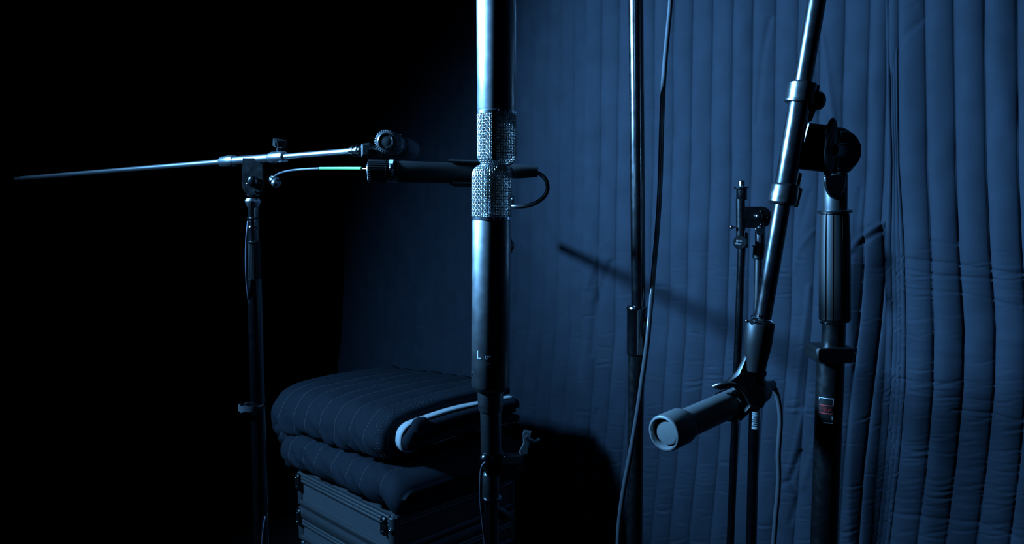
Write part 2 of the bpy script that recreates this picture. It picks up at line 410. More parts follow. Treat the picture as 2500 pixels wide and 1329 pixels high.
def flight_case(ztop, h, label, bigtop, latches=True):
    r = empty('flight_case', Q(PA/2, QB/2, ztop-h), label, 'case', 'metal equipment cases under the folded blanket')
    G().box(Q(PA/2, QB/2, ztop-h/2), AU, BU, UZ, PA-.004, QB-.004, h-.002, .002).make('side_panel', M['case'], r, 25)
    g = G(); rail(g, ztop-.030, ztop-.001, .009 if bigtop else .006, 1 if bigtop else 3); g.make('top_rail', M['alu'], r, 30)
    if bigtop:
        g = G(); rail(g, ztop-.052, ztop-.034, .006, 2); g.make('middle_rail', M['alu'], r, 30)
    g = G(); rail(g, ztop-h+.001, ztop-h+.016, .006, 1); g.make('bottom_rail', M['alu'], r, 30)
    for (p, q) in ((0,0), (PA,0), (0,QB), (PA,QB)):
        G().lathe(Q(p, q, ztop-h+.002)-(AU*(.004 if p else -.006))-(BU*(.004 if q else -.006)),
                  Q(p, q, ztop-.004)-(AU*(.004 if p else -.006))-(BU*(.004 if q else -.006)),
                  [(0,.010),(.02,.012),(.98,.012),(1,.010)], 28).make('corner_post', M['alu'], r)
    for (p, q, s1) in ((.004, -.004, 1), (PA-.03, -.004, 1)):
        c = G().box(Q(p+.020, q-.004, ztop-.028), AU, UZ, BU, .018, .046, .012, .003).make('corner_clamp', M['plastic'], r)
        for dz in (-.014, .012):
            G().ball(Q(p+.020, q-.011, ztop-.028+dz), .0028, 12, 8).make('rivet', M['chrome'], c)
    G().ball(Q(.000, -.006, ztop-.034), .0058, 18, 12).make('corner_rivet', M['chrome'], r)
    return r
H1 = .098
flight_case(zt, H1, 'upper grey metal case, directly under the folded blanket', False)
flight_case(zt-H1-.003, H1, 'lower grey metal case with a bright rounded top rail', True)
zb = zt-2*H1-.006
r = empty('equipment_trunk', Q(PA/2, QB/2, 0), 'dark equipment trunk below the two metal cases, out of frame', 'trunk')
G().box(Q(PA/2, QB/2, zb/2), AU, BU, UZ, PA-.01, QB-.01, zb-.002, .006).make('body', M['case'], r)
for (p, q) in ((0,0), (PA,0), (0,QB), (PA,QB)):
    cyl('edge_strip', Q(p-(.007 if p else -.007), q-(.007 if q else -.007), .002), Q(p-(.007 if p else -.007), q-(.007 if q else -.007), zb-.003), .009, .009, M['alu'], r, 12)

def usheet(name, p0, p1, q0, q1, ztop, zbot, thick, m, parent, dz, ch=.072, puff=.006, np_=150, wr=0, seed=1, q1b=None, endround=.02, ret=False, drop=None):
    """blanket layer folded round a nose at q0; swept along p"""
    q1b = q1 if q1b is None else q1b
    r = (ztop-zbot)/2; zc = (ztop+zbot)/2
    prof = []
    nt = 26
    for i in range(nt): t = i/nt; prof.append((q1+(q0+r-q1)*t, ztop, 0, 1, t))
    na = 24
    for i in range(na+1):
        a = math.pi/2+math.pi*i/na; prof.append((q0+r+r*math.cos(a), zc+r*math.sin(a), math.cos(a), math.sin(a), 1+i/na))
    for i in range(1, nt+1): t = i/nt; prof.append((q0+r+(q1b-q0-r)*t, zbot, 0, -1, 2+t))
    prof = np.array(prof); n = len(prof)
    ps = np.linspace(p0, p1, np_)
    pp = (ps-p0)/ch; ph = np.power(np.abs(np.sin(np.pi*pp)), .5)*puff
    # round the free ends
    e = np.minimum(ps-p0, p1-ps); er = np.where(e < endround, endround-np.sqrt(np.clip(endround**2-(endround-e)**2, 0, None)), 0)
    A, B = np.meshgrid(np.arange(np_), np.arange(n), indexing='ij')
    q = prof[B, 0]; z = prof[B, 1]; nq = prof[B, 2]; nz = prof[B, 3]; tt = prof[B, 4]; p = ps[A]
    off = ph[A]-er[A]*.75
    if wr: off = off+wr*vnoise(p*14+seed, tt*3+p*9, seed)+wr*2.4*vnoise(p*34+tt*5, tt*4, seed+3)*np.clip((tt-.9)*1.5, 0, 1)
    qo = q+nq*off; zo = z+nz*off; qi = q-nq*thick; zi = z-nz*thick
    zo = zo+dz(p, qo); zi = zi+dz(p, qi)
    def W(p, q, z): return np.stack([C0.x+AU.x*p+BU.x*q, C0.y+AU.y*p+BU.y*q, z], -1)
    V = np.concatenate([W(p, qo, zo).reshape(-1, 3), W(p, qi, zi).reshape(-1, 3)])
    io = np.arange(np_*n).reshape(np_, n); ii = io+np_*n
    qd = lambda a, b, c, d: np.stack([a, b, c, d], -1).reshape(-1, 4)
    f = np.concatenate([qd(io[:-1,:-1], io[:-1,1:], io[1:,1:], io[1:,:-1]), qd(ii[:-1,1:], ii[:-1,:-1], ii[1:,:-1], ii[1:,1:]),
                        qd(io[0,1:], io[0,:-1], ii[0,:-1], ii[0,1:]), qd(io[-1,:-1], io[-1,1:], ii[-1,1:], ii[-1,:-1]),
                        qd(io[:-1,0], io[1:,0], ii[1:,0], ii[:-1,0]), qd(io[1:,-1], io[:-1,-1], ii[:-1,-1], ii[1:,-1])])
    o = mesh_from(name, V, f, m, parent, sharp=0)
    lines = []
    k = 1
    while p0+k*ch < p1-.01:
        i = int(round((k*ch)/(p1-p0)*(np_-1)))
        lines.append([Vector(V[io[i, j]])+UZ*.0006+AU*0 - BU*.0004 for j in range(0, n-16)]); k += 1
    return o, lines
fb = empty('folded_blanket', Q(.22, .2, zt), 'thick dark quilted moving blanket folded on the metal cases, white binding showing', 'blanket')
def sag(p, q): return -.035*np.clip(p/.58, 0, 1)**1.6-.04*np.clip((.09-q)/.12, 0, 1)**2*np.clip(p/.5, 0, 1)+.012*np.sin(np.clip(q, 0, .45)*7)
def sagl(p, q): return -.012*np.clip(p/.5, 0, 1)-.02*np.clip((.02-p)/.08, 0, 1)
zl0, zl1 = zt+.024, zt+.106
zu0, zu1 = zt+.128, zt+.236
lo_, l1 = usheet('lower_fold', -.055, .50, -.022, .40, zl1, zl0, .018, M['pile'], fb, sagl, wr=.006, seed=5, endround=.03)
up_, l2 = usheet('upper_fold', .018, .575, -.012, .415, zu1, zu0, .018, M['pile'], fb, sag, wr=.007, seed=8, endround=.012, np_=200)
for k, l in enumerate(l1+l2):
    G().tube(l, .00065, 5).make('stitch_line', M['thread'], lo_ if k < len(l1) else up_, sharp=0)
# inner turns of the fold seen at the near end
def cons(p, q): return sag(p, q)
wn, _ = usheet('white_binding', -.006, .06, .022, .41, zu1-.021, zu0+.012, .0055, M['white'], fb, cons, puff=0, wr=.003, seed=3, endround=.003, np_=14)
inn, li = usheet('inner_fold', -.024, .5, .031, .41, zu1-.030, zu0+.020, .018, M['pile'], fb, cons, puff=.003, wr=.004, seed=4, endround=.008, np_=60)
inn2, _ = usheet('inner_fold', -.010, .5, .075, .41, zu1-.052, zu0+.040, .008, M['pile'], fb, cons, puff=.002, wr=.004, seed=14, endround=.006, np_=60)
low2, _ = usheet('inner_fold', -.035, .48, .02, .40, zl1-.022, zl0+.020, .014, M['pile'], fb, sagl, puff=.003, wr=.004, seed=24, endround=.01, np_=60)
# loose cloth end drooping over the binding
g = G(); g.box(Q(-.016, .074, zu1-.028), BU, UZ, AU, .052, .050, .030, .011)
fl = g.make('flap', M['pile'], fb, 0)
sm = fl.modifiers.new('soft', 'SUBSURF'); sm.levels = sm.render_levels = 2
# bunched creases where the stack turns at its left end
for k, (zz, rr, pp) in enumerate(((zu0-.002, .020, .535), (zu0-.026, .016, .520), (zl1-.004, .018, .500), (zl1-.030, .020, .482), (zl0+.022, .020, .480))):
    pts = [Q(pp+.012*math.sin(k*2+i*.9)+.01*math.sin(i*.6), -.005+i*.045, zz-.03+.004*math.sin(i*1.7+k)) for i in range(9)]
    G().tube(spline(pts, 4), rr, 14, rs=[rr*(1+.12*math.sin(j*.8+k)) for j in range(33)]).make('side_crease', M['pile'], fb, sharp=0)
# triple hem stitching near the end
for pd in (.030, .036, .042):
    g = G(); j0 = np.argmin(np.abs(np.linspace(.018, .575, 200)-pd))
    vv = [up_.matrix_world @ Vector((0,0,0))]
    me = up_.data; n = 26+25+26
    pts = [me.vertices[j0*n+j].co+OFF[up_.name]+Vector((0, -.0006, .0006)) for j in range(18, 52)]
    for a in range(0, len(pts)-1):
        m_ = (pts[a]*.75+pts[a+1]*.25, pts[a]*.35+pts[a+1]*.65); g.tube(m_, .0006, 5)
    g.make('hem_stitch', M['thread'], up_, sharp=0)['kind'] = 'stuff'

# ------------------------------------------------------------------ left boom stand
A = empty('boom_stand', Vector((P(630, 1000, 1.35).x, 1.35, 0)), 'black boom stand at left, long glossy horizontal arm fading into the dark', 'stand')
YA = 1.35
def YB(x): u = x-1250; return 1/(.833+(.526-.833)*((u+390)/(-810.0)))
def PB(x, y): return P(x, y, YB(x))
def RB(px, x, y): return R(px, x, y, YB(x))
t0, t1 = PB(52, 436), PB(866, 369)
cyl('boom_arm', t0, t1, RB(4.5, 52, 436)*1.15, RB(8.3, 866, 369), M['satin'], A, 36)
tip = cyl('arm_tip', PB(40, 437), PB(92, 433), RB(5, 52, 436), RB(5, 92, 433), M['rubber'], A, 20)
cyl('arm_sleeve', PB(560, 394.5), PB(690, 383.5), RB(11.5, 575, 393), RB(10.5, 665, 384), M['satin'], A, 36)
def oncol(x): return 369+(866-x)*(67/814.0)
G().lathe(PB(541, oncol(541)), PB(574, oncol(574)), [(0,RB(11,541,394)),(.08,RB(13,541,394)),(.4,RB(13.4,541,394)),(.5,RB(14.6,541,394)),(.9,RB(14.6,541,394)),(1,RB(12.5,541,394))], 40).make('clutch_collar', M['satin'], A)
G().lathe(PB(660, oncol(660)), PB(695, oncol(695)), [(0,RB(12,660,385)),(.15,RB(14.5,660,385)),(.9,RB(14.5,660,385)),(1,RB(13,660,385))], 40).make('end_collar', M['satin'], A)
kb = PB(680, 370); kt = PB(684, 341)
ks = G().lathe(kb, kt, [(0,.004),(.35,.004),(.36,.009),(.4,.0108),(.95,.0116),(1,.0106)], 72, teeth=24, amp=.0009).make('clamp_knob', M['plastic'], A, 25)
# pivot plate (rounded bottom) with bolt
def plate(pts, Y, th, name, m, parent, bev=.0012): return G().prism([P(x, y, Y) for x, y in pts], th, bev).make(name, m, parent)
pl = [(593, 386), (642, 386)]+[(617.5+25.5*math.cos(a), 452+25.5*math.sin(a)) for a in [i*math.pi/16 for i in range(17)]]
plt = plate(pl, YA-.014, .005, 'pivot_plate', M['paint_rough'], A)
G().ball(P(617, 443, YA-.020), R(12, 617, 443, YA), 28, 16, (1, .55, 1.15)).make('pivot_bolt', M['paint'], A)
for (x, y) in ((603.5, 449), (634, 447), (619.5, 467)):
    G().ball(P(x, y, YA-.018), R(2.2, x, y, YA), 12, 8).make('rivet', M['chrome'], plt)
pl2 = [(596, 398), (640, 398), (640, 470), (596, 470)]
plate(pl2, YA+.012, .004, 'pivot_plate', M['paint_rough'], A)
cyl('pivot_axle', P(618, 447, YA-.012), P(618, 447, YA+.014), .006, .006, M['steel_dull'], A)
pcyl('pivot_block', 617, 432, 617.5, 480, YA, 15, M['paint'], A)
G().lathe(P(617.5, 484, YA), P(618, 508, YA), [(0,R(15,0,480,YA)),(.25,R(19,0,480,YA)),(.35,R(19,0,480,YA)),(.9,R(13.5,0,480,YA)),(1,R(12,0,480,YA))], 44).make('swivel_cup', M['satin'], A)
G().ball(P(603, 493, YA-.004), R(4, 603, 493, YA), 14, 10).make('set_screw', M['chrome'], A)
pcyl('upper_tube', 618, 506, 619.5, 600, YA, 12.5, M['paint'], A)
G().lathe(P(618.5, 530.5, YA), P(618.5, 536.5, YA), [(0,R(13,0,533,YA)),(.3,R(15.5,0,533,YA)),(.7,R(15.5,0,533,YA)),(1,R(13,0,533,YA))], 36).make('locking_ring', M['paint'], A)
G().lathe(P(619, 552, YA), P(619, 557, YA), [(0,R(12.6,0,555,YA)),(.5,R(13.6,0,555,YA)),(1,R(12.6,0,555,YA))], 36).make('locking_ring', M['paint'], A)
G().lathe(P(620, 588, YA), P(622, 690, YA), [(0,R(12,0,590,YA)),(.02,R(16,0,590,YA)),(.06,R(16,0,590,YA)),(.07,R(14.2,0,590,YA)),(.95,R(15,0,590,YA)),(1,R(14,0,590,YA))], 60, teeth=20, amp=.0007).make('height_grip', M['plastic'], A, 25)
a0, a1 = P(621, 680, YA), P(638, 1300, YA)
cyl('lower_tube', a0, to_floor(a0, a1), R(17, 621, 680, YA), R(17, 621, 680, YA), M['paint'], A)
tripod(A, to_floor(a0, a1), rot=.5)
# clip holding the forward-facing microphone
cyl('thread_sleeve', PB(858, 369.5), PB(884, 368), RB(12, 860, 368), RB(12.5, 884, 368), M['chrome'], A)
for xx in (866, 877): G().lathe(PB(xx, oncol(xx)), PB(xx+4, oncol(xx+4)), [(0,RB(12.5,860,368)),(.3,RB(15.5,860,368)),(.7,RB(15.5,860,368)),(1,RB(12.5,860,368))], 30).make('sleeve_ring', M['paint'], A)
yc = YB(884)
ccl = G().prism([P(x, y, yc-.012) for x, y in ((884,352),(903,349),(915,356),(920,366),(905,373),(897,384),(884,383))], .020, .004).make('mic_clip', M['plastic'], A)
G().prism([P(x, y, yc-.002) for x, y in ((900,374),(938,371),(948,378),(940,384),(902,384))], .016, .003).make('clip_jaw', M['plastic'], ccl)

# ------------------------------------------------------------------ dynamic microphones
def dyn_mic(head, tail, rh, label, name='dynamic_microphone', conn=None):
    head = Vector(head); tail = Vector(tail); d = (tail-head); L = d.length; dn = d/L
    r = empty(name, head+d*.5-UZ*rh, label, 'microphone', None)
    q = lambda s: head+dn*s
    G().lathe(q(0), q(.026), [(0,rh*.86),(.03,rh*.99),(.1,rh),(.95,rh),(1,rh*.95)], 168, teeth=28, amp=rh*.10, duty=.55).make('ribbed_head', M['plastic'], r, 25)
    G().lathe(q(-.0015), q(.004), [(0,rh*.62),(.2,rh*.72),(.5,rh*.76),(.9,rh*.84),(1,rh*.80)], 60, cap=False).make('head_rim', M['chrome'], r)
    G().lathe(q(-.001), q(.003), [(0,rh*.15),(.15,rh*.4),(.4,rh*.6),(1,rh*.70)], 48).make('mesh_dome', M['foam'], r)
    G().lathe(q(.025), q(.044), [(0,rh*.93),(.08,rh*.96),(.30,rh*.96),(.33,rh*1.0),(.6,rh*1.0),(.63,rh*.94),(.9,rh*.94),(1,rh*.9)], 60).make('head_band', M['paint'], r)
    G().lathe(q(.043), q(L), [(0,rh*.92),(.04,rh*.95),(.3,rh*.92),(.7,rh*.86),(.97,rh*.82),(1,rh*.76)], 60).make('body', M['micblack'], r)
    return r, q, dn
# the one facing the lens
d1, q1_, dn1 = dyn_mic(P(941, 345, 1.13), P(1005, 368, 1.265), R(28.5, 941, 345, 1.13), 'black dynamic microphone at the boom end, ribbed head turned towards the viewer')
hd = q1_(.0)
# rubber clip wrap round its body
G().lathe(q1_(.060), q1_(.125), [(0,.0168),(.04,.0180),(.96,.0178),(1,.0168)], 40, cap=False).make('clip_sleeve', M['plastic'], ccl)
# clip arm between plate and sleeve
G().tube([P(912, 366, yc-.012), q1_(.075)+Vector((-.010,0,-.004)), q1_(.09)], .007, 10).make('clip_arm', M['plastic'], ccl)
# the horizontal one
YM = 1.062
d2, q2_, dn2 = dyn_mic(P(899, 418, YM), P(1172, 424, YM+.01), R(28.2, 899, 418, YM), 'black dynamic microphone lying horizontally behind the mesh grilles')
text_mesh('model_number', 'SM57', .0042, M['silver'], d2,
          lambda a, b, z: q2_(.0355+b*1.0)+Vector((0, -.0168*math.cos(a/.0168-.1), 0))+UZ*(.0168*math.sin(a/.0168-.1)) + dn2*0)
G().box(q2_(.0335)+Vector((0,-.0108,.0132)), dn2, Vector((0,.75,.62)), Vector((0,-.62,.75)), .0055, .0085, .0006).make('logo_band', M['silver'], d2)
# clip of the horizontal microphone (belongs to the stand hidden behind)
B = empty('microphone_stand', Vector((P(1204, 1000, 1.36).x, 1.36, 0)), 'black stand hidden behind the centre microphones, its T-handle lever sticking out right', 'stand')
def halfshell(q, s0, s1, r0, r1, a0, a1, th, name, m, parent, dn, lip=0):
    dd, u, v = frame(dn); g = G(); n = 20; ns = 6
    for side in (0, 1):
        for k in range(ns+1):
            s = s0+(s1-s0)*k/ns; r = (r0+(r1-r0)*k/ns)+side*th
            for i in range(n+1):
                aa0 = a0+lip*(1-k/ns); a = aa0+(a1-aa0)*i/n
                g.v.append(q(s)+Vector((0,-1,0))*(r*math.cos(a))+UZ*(r*math.sin(a)))
    N = (ns+1)*(n+1)
    for k in range(ns):
        for i in range(n):
            a = k*(n+1)+i; g.f.append((a, a+1, a+n+2, a+n+1)); g.f.append((N+a+1, N+a, N+a+n+1, N+a+n+2))
    for i in range(n):
        g.f.append((i+1, i, N+i, N+i+1)); e = ns*(n+1)+i; g.f.append((e, e+1, N+e+1, N+e))
    for k in range(ns):
        a = k*(n+1); b_ = a+n+1; g.f.append((a, b_, N+b_, N+a)); a += n; b_ += n; g.f.append((b_, a, N+a, N+b_))
    return g.make(name, m, parent)
halfshell(q2_, .112, .165, .0158, .0158, math.radians(62), math.radians(250), .0028, 'clip_cradle', M['plastic'], B, dn2)
halfshell(q2_, .118, .165, .0155, .0165, math.radians(-115), math.radians(-50), .0035, 'clip_jaw', M['plastic'], B, dn2)
# its connector and cable loop
cb = empty('microphone_cable', P(1330, 500, YM+.02), 'black cable looping down from the horizontal microphone behind the mesh grilles', 'cable')
G().lathe(P(1166, 424, YM+.01), P(1256, 419, YM+.015), [(0,R(17,0,424,YM)),(.02,R(18,0,424,YM)),(.5,R(18,0,424,YM)),(.9,R(17,0,424,YM)),(1,R(16,0,424,YM))], 40).make('connector', M['anod'], cb)
G().lathe(P(1250, 419, YM+.015), P(1313, 419.5, YM+.015), [(0,R(17,0,424,YM)),(.3,R(17,0,424,YM)),(.75,R(14.5,0,424,YM)),(.97,R(13,0,424,YM)),(1,R(11,0,424,YM))], 40).make('strain_relief', M['rubber'], cb)
G().tube(spline([P(1300,421,YM+.015), P(1318,425,YM+.015), P(1333,440,YM+.012), P(1337,462,YM+.01), P(1327,482,YM+.01), P(1305,497,YM+.015), P(1278,504,YM+.02), P(1250,504,YM+.03), P(1225,505,YM+.06), P(1216,560,YM+.07), P(1208,700,YM+.075), P(1204,900,YM+.075)], 10), R(5.2,1330,440,YM), 16).make('cord', M['blackcable'], cb, sharp=0)
# thin cable with green sleeve, left of the microphones
gc = empty('thin_cable', P(780, 430, 1.22), 'thin pale cable with a green sleeve beneath the left boom arm', 'cable')
def YG(x): return 1.30-(x-660)/240*.17
gp = [(668,434),(676,427),(690,421),(715,416),(745,413.5),(782,411.5)]
G().tube(spline([P(x, y, YG(x)) for x, y in gp], 8), R(3.0,700,420,1.27), 12).make('cord', M['greycable'], gc, sharp=0)
G().tube([P(781,411.5,YG(781)), P(830,411.3,YG(830)), P(883,411.5,YG(883))], R(3.8,830,411,1.18), 16).make('green_sleeve', M['green'], gc)
G().tube([P(880,411.5,YG(880)), P(906,413,YG(900))], R(1.9,890,411,1.14), 10).make('wire_end', M['greycable'], gc)
G().lathe(P(663,433,1.31), P(678,452,1.30), [(0,.004),(.2,.0075),(.5,.0085),(.6,.0065),(.9,.0075),(1,.004)], 24).make('plug', M['chrome'], gc)
G().ball(P(672,447,1.295), .0066, 16, 10).make('plug_boot', M['steel_dull'], gc)
G().tube(spline([P(606,540,YA-.012), P(602,580,YA-.016), P(600.5,630,YA-.018), P(602,680,YA-.016), P(607,730,YA-.010), P(616,790,YA+.008), P(632,900,YA+.026), P(646,1100,YA+.03), P(652,1230,YA+.005), P(646,1275,YA-.014), P(640,1340,YA-.02), P(640,1500,YA-.02)], 8), R(2.6,600,600,YA), 10)\
    .make('cord', M['bluecable'], gc, sharp=0)
# hook-and-loop strap on the left stand
g = G(); cs = P(618, 992, YA); n = 40
for side in (0, .0016):
    for z in (-.0055, .0055):
        for i in range(n+1):
            a = math.radians(20)+math.radians(330)*i/n; rr = .024+side
            g.v.append(cs+Vector((rr*math.cos(a)*1.02, rr*.8*math.sin(a), z*(.75+.35*math.sin(a*1.5+2))+.0012*math.sin(9*a)+(.002*math.cos(a)))))
k = n+1
for i in range(n):
    g.f += [(i, i+1, k+i+1, k+i), (2*k+i+1, 2*k+i, 3*k+i, 3*k+i+1), (k+i, k+i+1, 3*k+i+1, 3*k+i), (i+1, i, 2*k+i, 2*k+i+1)]
tag(g.make('cable_strap', M['velcro']), 'small looped cable strap round the left stand\'s lower tube', 'strap')

# ------------------------------------------------------------------ centre condenser microphones
YC = .97
def woven(g, cx, base, top, r, nv, nr, wire, dome):
    """woven wires on a capped cylinder; base/top are axis points, dome = corner radius"""
    base, top = Vector(base), Vector(top); d = top-base; L = d.length; dn, u, v = frame(d)
    def pt(s, a, o):            # s: arc length from the base
        Lc = L-dome
        if s <= Lc: rr, h, nr_, nh = r, s, 1, 0
        elif s <= Lc+dome*math.pi/2:
            b = (s-Lc)/dome; rr = r-dome+dome*math.cos(b); h = Lc+dome*math.sin(b); nr_, nh = math.cos(b), math.sin(b)
        else: rr = max(r-dome-(s-Lc-dome*math.pi/2), .0005); h = L; nr_, nh = 0, 1
        return base+dn*(h+nh*o)+(u*math.cos(a)+v*math.sin(a))*(rr+nr_*o)
    S = L-dome+dome*math.pi/2+(r-dome)*.75
    step = S/nr; am = wire*.75
    for i in range(nv):
        a = 2*math.pi*i/nv
        g.tube([pt(min(S, (k*.5)*step), a, am*math.cos(math.pi*(k*.5-.5+i))) for k in range(0, nr*2)], wire, 6)
    for k in range(nr):
        s = (k+.5)*step; m = nv*3; ring = []
        b = len(g.v); seg = 6
        c = [pt(s, 2*math.pi*j/m, -am*math.cos(math.pi*(k+j*nv/m))) for j in range(m)]
        for j in range(m):
            dd = (c[(j+1) % m]-c[j-1]).normalized(); a = 2*math.pi*j/m; o = (u*math.cos(a)+v*math.sin(a))
            o = (o-dd*o.dot(dd)).normalized(); w_ = dd.cross(o)
            for q in range(seg):
                t = 2*math.pi*q/seg; g.v.append(c[j]+o*(wire*math.cos(t))+w_*(wire*math.sin(t)))
        for j in range(m):
            for q in range(seg): g.f.append((b+j*seg+q, b+((j+1) % m)*seg+q, b+((j+1) % m)*seg+(q+1) % seg, b+j*seg+(q+1) % seg))
def cond_mic(name, xa, ya, xb, yb, xg, yg, rpx, label, band=None):
    """body from (xa,ya) far end to (xb,yb) at the grille, grille tip at (xg,yg)"""
    far, near, tip = P(xa, ya, YC), P(xb, yb, YC), P(xg, yg, YC); rr = R(rpx, xb, yb, YC); dn = (near-far).normalized()
    r = empty(name, (far if far.z < near.z else tip), label, 'microphone', 'pair of condenser microphones stacked grille to grille')
    L = (near-far).length
    G().lathe(far, near, [(0,rr*.82),(.018,rr*.97),(.03,rr*1.0),(.985,rr*1.0),(.99,rr*.985),(1,rr*.975)], 96).make('body', M['anod'], r)
    G().lathe(near, near+dn*.0046, [(0,rr*.985),(.1,rr*1.01),(.9,rr*1.01),(1,rr*.98)], 80).make('grille_ring', M['chrome'], r)
    g = G(); woven(g, 0, near+dn*.004, tip, rr*.985, 46, 24, .00056, .014)
    gr = g.make('mesh_grille', M['mesh'], r, sharp=0)
    cc = (near+tip)/2-dn*.004
    hgt = (tip-near).length
    # inner coarse screen, capsule and its mount
    g = G(); woven(g, 0, near+dn*.005, tip-dn*.004, rr*.90, 56, 30, .00028, .012); g.make('inner_screen', M['screen'], r, sharp=0)
    G().lathe(cc+dn*.006+Vector((.0035,-.004,0)), cc+dn*.006+Vector((.0035,.004,0)), [(0,.012),(.1,.0145),(.9,.0145),(1,.012)], 40).make('capsule', M['capsule'], r)
    G().lathe(near, cc-dn*.004, [(0,.013),(.3,.012),(.32,.0045),(1,.0045)], 24).make('capsule_mount', M['steel_dull'], r)
    for k in (-1, 1):
        c = near+dn*.0022+Vector((math.sin(k*.12+(.3))*rr*1.0, -math.cos(k*.12+.3)*rr*1.0, 0))
        G().box(c, Vector((1,.3,0)), UZ, Vector((.3,-1,0)), .0035, .0040, .0022, .0004).make('ring_clasp', M['chrome'], gr)
    if band:
        x0, = band
        aa = (x0-1213)/48.0; o = Vector((math.sin(aa)*rr, -math.cos(aa)*rr, 0)); t = Vector((math.cos(aa), math.sin(aa), 0))
        n_ = Vector((math.sin(aa), -math.cos(aa), 0)); mid = near+dn*(hgt*.46)+o
        G().box(mid+n_*.0006, t, dn, n_, .0052, hgt*.90, .0024, .0008).make('side_rib', M['darkvoid'], r)
    return r, far, near, dn, rr
u_, uf, un, udn, urr = cond_mic('condenser_microphone', 1211, -150, 1212.5, 272, 1213, 406, 47.5,
    'upper black condenser microphone hanging upside down, bright blue-white body', band=(1208,))
l_, lf, ln, ldn, lrr = cond_mic('condenser_microphone', 1198, 952, 1200, 537, 1200.5, 403, 48,
    'lower black condenser microphone standing upright, lettered near its base')
def oncyl(axp, rr, ang0, z0):
    return lambda a, b, z: Vector((axp.x+(rr+z)*math.sin(a/rr+ang0), axp.y-(rr+z)*math.cos(a/rr+ang0), z0+b))
zL = P(1190, 873, YC-.025).z
text_mesh('lettering', 'L', .0150, M['silver'], l_, oncyl(lf, lrr+.0001, -.60, zL+.0015))
text_mesh('lettering', 'ucas', .0092, M['silver'], l_, oncyl(lf, lrr+.0001, .05, zL))
text_mesh('lettering', 'CS-4', .0050, M['steel_dull'], l_, oncyl(lf, lrr+.0001, .05, zL-.010))
for dz in (0, .0022):
    G().ball(Vector((lf.x-lrr*.93, lf.y-lrr*.37, P(1157, 911, YC).z+dz)), .0010, 10, 6).make('screw', M['chrome'], l_)
# small fittings of the hidden rear stand peeking out
YR = 1.36
rb0, rb1 = P(1204, 560, YR), P(1202, 1300, YR)
cyl('pole', P(1204, 470, YR), to_floor(rb0, rb1), .0125, .0125, M['paint'], B)
pcyl('clip_stem', 1196, 432, 1200, 500, 1.10, 12, M['plastic'], B, Y1=YR)
G().prism([P(x, y, YR-.01) for x, y in ((1226,478),(1246,474),(1256,482),(1255,498),(1244,504),(1226,502))], .010, .002).make('clamp_wing', M['paint'], B)
G().ball(P(1251, 487, YR-.02), .0035, 14, 8).make('rivet', M['steel_dull'], B)
G().lathe(P(1224, 600, YR), P(1255, 600, YR), [(0,.006),(.7,.006),(.72,.0075),(1,.006)], 20).make('clamp_bolt', M['steel_dull'], B)
G().prism([P(x, y, YR) for x, y in ((1220,585),(1250,585),(1254,600),(1250,618),(1220,618))], .012, .002).make('clamp_wing', M['plastic'], B)
cyl('counter_arm', P(1206, 560, 1.38), P(1214, 537, 2.22), .0105, .0105, M['paint'], B)
tripod(B, to_floor(rb0, rb1), rot=1.1, spread=.24)
# T-handle clamp at lower right
G().box(P(1252, 1121, YR), (1,0,0), UZ, (0,1,0), .040, .018, .018, .003).make('clamp_arm', M['plastic'], B)
th = G().prism([P(x, y, YR-.01) for x, y in ((1279,1050),(1297,1053),(1295,1072),(1287,1110),(1271,1112),(1267,1104),(1277,1082),(1276,1060))], .010, .003).make('lever', M['steel_dull'], B)
G().lathe(P(1288, 1071, YR-.02), P(1289, 1071, YR+.012), [(0,.003),(.15,.005),(.85,.005),(1,.003)], 18).make('lever_bolt', M['chrome'], th)
G().tube([P(1290,1074,YR), P(1306,1079,YR+.005), P(1318,1072,YR+.008)], .0035, 10).make('lever_spring', M['steel_dull'], th)
# lower centre stand
S = empty('microphone_stand', Vector((P(1200, 1000, YC).x, YC, 0)), 'slim black stand carrying the lettered upright microphone, with a ball joint', 'stand')
cc = empty('microphone_cable', P(1178, 1329, YC), 'thin black cable down the left side of the centre stand', 'cable')
cn = G().lathe(P(1197.5, 948, YC), P(1197.5, 1003, YC), [(0,R(37,0,950,YC)),(.06,R(36,0,950,YC)),(.10,R(27,0,950,YC)),(.14,R(27,0,950,YC)),(.15,R(31.5,0,950,YC)),(.72,R(31,0,950,YC)),(.74,R(30,0,950,YC)),(.97,R(29,0,950,YC)),(1,R(26,0,950,YC))], 64).make('connector', M['anod'], S)
pcyl('stem', 1198, 1000, 1199, 1108, YC, 25.5, M['anod'], S, rpx1=24.5, seg=56)
G().ball(P(1190, 1122, YC-.008), R(18.5,1190,1122,YC), 32, 20).make('ball_joint', M['paint'], S)
G().prism([P(x, y, YC) for x, y in ((1180,1106),(1228,1106),(1230,1140),(1215,1158),(1190,1158),(1176,1132))], .026, .004).make('joint_body', M['plastic'], S)
G().lathe(P(1198, 1150, YC), P(1198, 1216, YC), [(0,R(15,0,950,YC)),(.08,R(19,0,950,YC)),(.14,R(20.5,0,950,YC)),(.95,R(20.5,0,950,YC)),(1,R(20,0,950,YC))], 44).make('sleeve', M['anod'], S)
G().lathe(P(1198, 1212, YC), P(1198, 1221, YC), [(0,R(22,0,950,YC)),(.2,R(27,0,950,YC)),(.8,R(27,0,950,YC)),(1,R(22,0,950,YC))], 44).make('flange', M['paint'], S)
s0, s1 = P(1200, 1216, YC), P(1200, 1400, YC)
cyl('lower_tube', s0, to_floor(s0, s1), R(16.5,0,1216,YC), R(16.5,0,1216,YC), M['paint'], S)
G().prism([P(x, y, YC+.01) for x, y in ((1216,1238),(1238,1250),(1244,1262),(1232,1274),(1214,1264))], .012, .003).make('wing_screw', M['plastic'], S)
